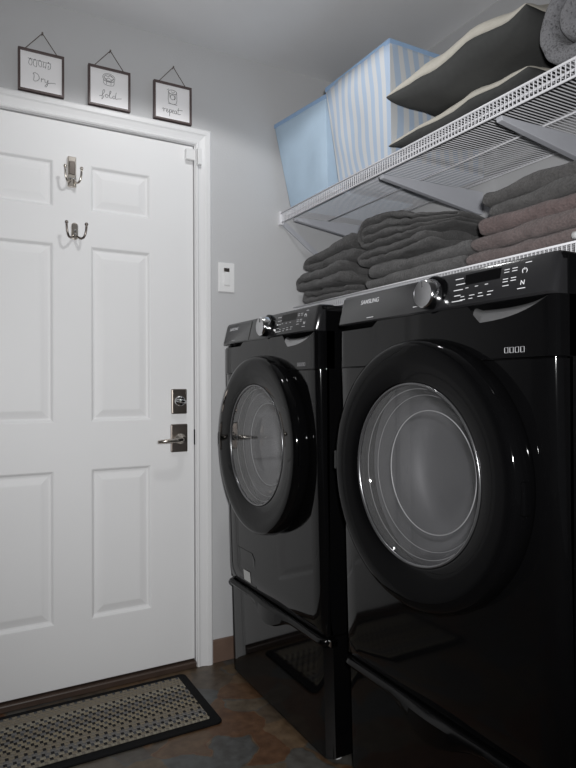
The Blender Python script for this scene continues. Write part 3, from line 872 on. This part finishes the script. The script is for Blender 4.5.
# ------------------------------------------------------------------ fabric bins on the upper shelf
def bin_(name, label, x0, x1, yt0, yt1, yb0, yb1, z0, zt, m, seedv, lean):
    """open canvas box: front face at x0; y runs from near (0) to far (1)"""
    t = thing(name, ((x0+x1)/2, (yt0+yt1)/2, z0), label, 'storage bin')
    n, nz = 14, 16
    def pt(fx, fy, fz):
        ya, yb_ = yb0 + (yt0-yb0)*fz, yb1 + (yt1-yb1)*fz
        y = ya + (yb_-ya)*fy; xs_ = x0 - lean*fz*fy; x = xs_ + (x1-xs_)*fx; z = z0 + (zt-z0)*fz
        q = Vector((x*5 + seedv, y*7, z*6))
        w = math.sin(fz*PI)
        if fx == 0 or fx == 1: x += (noise.noise(q)*.018 + .008)*w*(-1 if fx == 0 else 1)*math.sin(fy*PI)**.5
        if fy == 0 or fy == 1: y += noise.noise(q + Vector((9, 0, 0)))*.012*w*math.sin(fx*PI)**.5
        return Vector((x, y, z))
    bm = bmesh.new(); uvl = bm.loops.layers.uv.new('UVMap')
    per = [(0, i/n) for i in range(n)] + [(i/n, 1) for i in range(n)] + [(1, 1 - i/n) for i in range(n)] + [(1 - i/n, 0) for i in range(n)]
    Vv = [[bm.verts.new(pt(a, b, k/nz)) for a, b in per] for k in range(nz+1)]
    NP = len(per); pit = .043
    su = [(yt1-yt0)/pit*(i/n) for i in range(n)] + [(yt1-yt0)/pit + (x1-x0)/pit*(i/n) for i in range(n)]
    su += [s + su[-1] + 1 for s in su]; su.append(su[-1] + .6)
    for k in range(nz):
        for i in range(NP):
            f = bm.faces.new((Vv[k][i], Vv[k][(i+1) % NP], Vv[k+1][(i+1) % NP], Vv[k+1][i]))
            for lp, (ii, kk) in zip(f.loops, ((i, k), (i+1, k), (i+1, k+1), (i, k+1))):
                lp[uvl].uv = (su[ii] + .35*math.sin(kk/nz*PI*1.3)*math.sin(ii*.5), kk/nz)
    bm.faces.new(Vv[0][::-1])
    body = obj('canvas_body', bm, m, t, smooth=False); auto_smooth(body, 40)
    so = body.modifiers.new('thick', 'SOLIDIFY'); so.thickness = .003; so.offset = 1
    # binding round the top edge
    bm = bmesh.new()
    e = .0035
    outer = []; inner = []
    P4 = [pt(0, 0, 1), pt(0, 1, 1), pt(1, 1, 1), pt(1, 0, 1)]
    sg = [(-1, -1), (-1, 1), (1, 1), (1, -1)]
    lv = []
    for zz, ee in ((-.014, e), (.003, e), (.003, -e), (-.014, -e)):
        lv.append([bm.verts.new((p.x + s[0]*ee, p.y + s[1]*ee, p.z + zz)) for p, s in zip(P4, sg)])
    for a in range(4):
        A, B = lv[a], lv[(a+1) % 4]
        for k in range(4): bm.faces.new((A[k], A[(k+1) % 4], B[(k+1) % 4], B[k]))
    obj('rim_binding', bm, M['bluerim'], t, bevel=.0015)
    return t
bz = uz + .003
bin_('fabric_bin', 'plain light blue canvas bin at the far end of the upper wire shelf', 1.250, 1.66, 1.958, 2.286, 1.945, 2.225, bz, 2.212, M['blueplain'], 1.3, .045)
bin_('fabric_bin', 'blue and white striped canvas bin with blue rim between plain bin and cushions', 1.250, 1.66, 1.572, 1.948, 1.565, 1.865, bz, 2.232, M['stripe'], 4.1, .004)

# ------------------------------------------------------------------ cushions
def cushion(label, c, ax, ay, ht, hb, rx, ry, rz, seed):
    t = thing('cushion', (0, 0, 0), label, 'cushion')
    n = 28
    for nm, m, s, h in (('cream_face', M['cream'], 1, ht), ('charcoal_face', M['pilgrey'], -1, hb)):
        bm = bmesh.new(); G = []
        for i in range(n+1):
            row = []
            for j in range(n+1):
                u = math.sin((i/n*2-1)*PI/2); v = math.sin((j/n*2-1)*PI/2)
                x = ax*u*(1 - .10*(1-v*v)**1.2); y = ay*v*(1 - .07*(1-u*u)**1.2)
                k = max(0, (1-u*u)*(1-v*v))**.36
                wr = noise.noise(Vector((x*9 + seed, y*7, s*3)))*.010*(k) + noise.noise(Vector((x*24 + seed, y*22, s*5)))*.004*k
                edge = noise.noise(Vector((x*6 + seed*2, y*7, 0)))*.018 + noise.noise(Vector((x*20 + seed, y*20, 7)))*.003
                row.append(bm.verts.new((x, y, s*h*k + wr + edge)))
            G.append(row)
        for i in range(n):
            for j in range(n): bm.faces.new((G[i][j], G[i+1][j], G[i+1][j+1], G[i][j+1]))
        mt = Matrix.Translation(Vector(c)) @ Matrix.Rotation(rz, 4, 'Z') @ Matrix.Rotation(rx, 4, 'X') @ Matrix.Rotation(ry, 4, 'Y')
        bmesh.ops.transform(bm, matrix=mt, verts=bm.verts[:])
        o = obj(nm, bm, m, t, smooth=True)
        so = o.modifiers.new('thick', 'SOLIDIFY'); so.thickness = .002; so.offset = -1
    # move the empty to the cushion's base
    base = Vector((c[0], c[1], c[2] - hb))
    for ch in t.children: ch.location = -base
    t.location = base
    return t
cushion('cream and charcoal cushion lying flat on the wire shelf, beneath a plumper cushion', (1.430, 1.295, 1.926), .195, .272, .035, .060, 0, R(-12), 0, 2.0)
cushion('plump cream and charcoal cushion on top of the flatter cushion, touching the fleece', (1.428, 1.292, 2.066), .200, .272, .070, .100, 0, R(-8), 0, 5.5)

# ------------------------------------------------------------------ folded cloth
def arc(cx, cz, r, a0, a1, n):
    return [(cx + r*math.cos(a0 + (a1-a0)*k/n), cz + r*math.sin(a0 + (a1-a0)*k/n)) for k in range(n+1)]
def dense(p, step):
    out = [p[0]]
    for a, b in zip(p, p[1:]):
        L_ = math.dist(a, b); k = max(1, int(L_/step))
        for i in range(1, k+1): out.append((a[0] + (b[0]-a[0])*i/k, a[1] + (b[1]-a[1])*i/k))
    return out
def nested(L, d):
    c0 = 2*d
    return [(L, 1.5*d)] + arc(c0, 2*d, .5*d, -PI/2, -3*PI/2, 6) + arc(L-d, 3*d, .5*d, -PI/2, PI/2, 6) + arc(c0, 2*d, 1.5*d, PI/2, 3*PI/2, 14) + [(L - .01, .5*d)]
def zigzag(L, d, n):
    p = [(L*.96, .5*d)]
    for k in range(n):
        z = (k+.5)*d
        if k % 2 == 0:
            p.append((d, z))
            if k < n-1: p += arc(d, z + d/2, d/2, -PI/2, -3*PI/2, 6)[1:]
        else:
            p.append((L - d, z))
            if k < n-1: p += arc(L-d, z + d/2, d/2, -PI/2, PI/2, 6)[1:]
    p.append((L*.93 if n % 2 == 0 else .04*L + d, (n-.5)*d))
    return p
def half(L, d):
    return [(L, .5*d)] + arc(d, d, .5*d, -PI/2, -3*PI/2, 8) + [(L - .01, 1.5*d)]
def cloth(name, label, cat, path, width, thick, m, loc, yaw, group, seed, amp=.006, side=False, droop=None, shear=0):
    """path in (a, z): a runs from the fold; width runs across. The fold faces -x (side=False) or +y (side=True)"""
    P = dense(path, .012); n = len(P); nb = max(8, int(width/.018))
    zmax = max(p[1] for p in path)
    amax = max(p[0] for p in path)
    bm = bmesh.new(); Lf = []; Rt = []
    for j in range(nb+1):
        b = j/nb; wv = (b - .5)*width
        endf = min(1, .70 + .30*math.sin(min(1, min(b, 1-b)*9)*PI/2))
        la, ra = [], []
        for i in range(n):
            p0 = P[max(i-1, 0)]; p1 = P[min(i+1, n-1)]
            dx, dz = p1[0]-p0[0], p1[1]-p0[1]; l = math.hypot(dx, dz) or 1
            nx, nz = -dz/l, dx/l
            for s, acc in ((1, la), (-1, ra)):
                tk = thick/2*endf
                if i == 0 or i == n-1: tk *= .55
                a = P[i][0] + nx*tk*s; z = P[i][1] + nz*tk*s
                q = Vector((a*8 + seed*3.1, wv*8, seed))
                dz_ = noise.noise(q)*amp*(z/zmax if zmax else 1)*1.4
                da = noise.noise(q*.8 + Vector((4, z*9, 7)))*amp*1.6 + noise.noise(Vector((a*30, wv*26, z*30 + seed)))*amp*.45
                dw = noise.noise(Vector((a*7, z*40, seed + 2)))*amp*1.2
                fine = noise.noise(Vector((a*40, wv*40, z*40 + seed)))*amp*.5 + noise.noise(Vector((a*16 + seed, wv*19, z*14)))*amp*.5
                zz = z + dz_ + fine
                if droop and droop > 0: zz = zz*(1 + droop*(a/amax - .5))
                elif droop:
                    t_ = min(1, max(0, (a/amax - .22)/.78)); zz = zz*(1.10 + .12*math.sin(min(1, a/amax/.6)*PI) + droop*t_**1.4)
                w_ = wv + dw*(2*b-1)
                acc.append(bm.verts.new((a + da, w_ + shear*z, max(0, zz))) if not side else bm.verts.new((-w_ + shear*z, -(a + da), max(0, zz))))
        Lf.append(la); Rt.append(ra)
    for j in range(nb):
        for i in range(n-1):
            bm.faces.new((Lf[j][i], Lf[j][i+1], Lf[j+1][i+1], Lf[j+1][i]))
            bm.faces.new((Rt[j][i], Rt[j+1][i], Rt[j+1][i+1], Rt[j][i+1]))
        for e in (0, n-1): bm.faces.new((Lf[j][e], Rt[j][e], Rt[j+1][e], Lf[j+1][e]))
    for j in (0, nb):
        for i in range(n-1): bm.faces.new((Lf[j][i], Rt[j][i], Rt[j][i+1], Lf[j][i+1]))
    o = obj(name, bm, m, smooth=True, sub=1)
    o.location = loc; o.rotation_euler = (0, 0, yaw)
    return tag(o, label, cat, group)
Z0 = lz + .003
def twl(label, path, width, thick, m, loc, yaw, group, seed, **k): return cloth('folded_towel', label, 'towel', path, width, thick, m, loc, yaw, group, seed, **k)
# far stack (fold towards the door, layers showing to the front)
gA = 'charcoal towels stacked nearest the door'
zA = Z0
twl('bottom charcoal towel of the far stack nearest the door', half(.33, .024), .345, .0235, M['towelgrey2'], (1.470, 2.235, zA), R(2), gA, 1.1, side=True, amp=.010); zA += .053
twl('middle charcoal towel of the far stack, its loose rolled fold showing', half(.36, .035), .345, .034, M['towelgrey2'], (1.465, 2.262, zA), R(-3), gA, 2.4, side=True, amp=.015); zA += .075
twl('top charcoal towel of the far stack, sloping down to the door wall', half(.35, .044), .345, .042, M['towelgrey'], (1.472, 2.238, zA), R(3), gA, 3.7, side=True, amp=.014, droop=.5)
# middle stack
gB = 'charcoal towels in the middle stack'
zB = Z0
twl('bottom wide charcoal towel of the middle stack behind the dryer dial', half(.33, .021), .49, .0205, M['towelgrey2'], (1.312, 1.560, zB), R(0), gB, 4.2, amp=.006); zB += .043
twl('second wide charcoal towel from the bottom of the middle stack', half(.33, .024), .50, .0235, M['towelgrey2'], (1.318, 1.555, zB), R(1.5), gB, 5.3, amp=.010); zB += .050
twl('loosely rolled charcoal towel under the topmost one of the middle stack', half(.42, .030), .33, .029, M['towelgrey'], (1.485, 1.868, zB), R(-2), gB, 6.1, side=True, amp=.014); zB += .062
twl('topmost bulky charcoal towel of the middle stack with wavy open edge', nested(.50, .0225), .33, .021, M['towelgrey'], (1.482, 1.862, zB), R(2), gB, 7.9, side=True, amp=.015, droop=-.8)
# near stack
gC = 'grey and pink towels stacked at the right'
zC = Z0
twl('lowest dusty pink towel of the right stack, lying on the wire shelf', half(.32, .019), .440, .0185, M['towelpink'], (1.312, 1.092, zC), R(0), gC, 11.2, amp=.005); zC += .039
twl('second towel up in the right stack, thick dusty pink with rounded fold', half(.32, .022), .425, .0215, M['towelpink'], (1.318, 1.088, zC), R(-1), gC, 12.6, amp=.006); zC += .045
twl('thin rose towel folded in the middle of the right stack', nested(.32, .0115), .385, .0112, M['towelrose'], (1.330, 1.080, zC), R(1), gC, 13.1, amp=.005); zC += .047
twl('ash grey towel second from the top of the right stack', half(.31, .020), .370, .0195, M['towelpale'], (1.338, 1.070, zC), R(-2), gC, 14.8, amp=.006); zC += .041
twl('topmost ash grey towel of the right stack, close under the upper shelf', half(.31, .022), .405, .0215, M['towelpale'], (1.345, 1.078, zC), R(1), gC, 15.5, amp=.007)
cloth('folded_cloth', 'black folded cloth standing at the right end of the pink towels', 'cloth', nested(.26, .03), .09, .029, M['towelblack'], (1.36, .845, Z0), 0, None, 17.0, amp=.008)
cloth('fleece_blanket', 'speckled grey fleece blanket rolled up beside the cushions on the upper shelf', 'blanket', nested(.34, .056), .40, .054, M['blanket'], (1.460, 1.018, bz), R(0), None, 21.0, amp=.012, side=True)

# ------------------------------------------------------------------ camera
cam = bpy.data.cameras.new('camera'); co = bpy.data.objects.new('camera', cam); C.objects.link(co)
cam.sensor_fit = 'VERTICAL'; cam.sensor_height = 36; cam.sensor_width = 27; cam.lens = 612/768*36; cam.clip_start = .02
yaw, pit, rol = R(28.9), R(.28), R(.25)
fw = Vector((math.sin(yaw)*math.cos(pit), math.cos(yaw)*math.cos(pit), math.sin(pit)))
rt = fw.cross(Vector((0, 0, 1))).normalized(); upv = rt.cross(fw)
r2 = rt*math.cos(rol) - upv*math.sin(rol); u2 = rt*math.sin(rol) + upv*math.cos(rol)
co.matrix_world = Matrix.Translation((0, 0, 1.105)) @ Matrix((r2, u2, -fw)).transposed().to_4x4()
S.camera = co

# ------------------------------------------------------------------ light
def light(name, typ, loc, power, size, col=(1, 1, 1), rot=(0, 0, 0)):
    l = bpy.data.lights.new(name, typ); l.energy = power; l.color = col
    if typ == 'AREA': l.shape = 'DISK'; l.size = size
    else: l.shadow_soft_size = size
    o = bpy.data.objects.new(name, l); C.objects.link(o); o.location = loc; o.rotation_euler = rot
    return o
fl_ = light('camera_flash', 'SPOT', (.03, -.03, 1.19), 122, .03, rot=(R(91), 0, R(-26)))
fl_.data.spot_size = R(112); fl_.data.spot_blend = 1.0
lp = light('ceiling_downlight', 'SPOT', (.66, 1.58, H - .01), 19.5, .05)
lp.data.spot_size = R(144); lp.data.spot_blend = .15
w = bpy.data.worlds.new('dim_house'); S.world = w; w.use_nodes = True
w.node_tree.nodes['Background'].inputs[0].default_value = (.9, .95, 1, 1)
w.node_tree.nodes['Background'].inputs[1].default_value = .05
vs = S.view_settings
vs.view_transform = 'Standard'; vs.look = 'None'; vs.gamma = 1; vs.use_curve_mapping = False; vs.exposure = 0
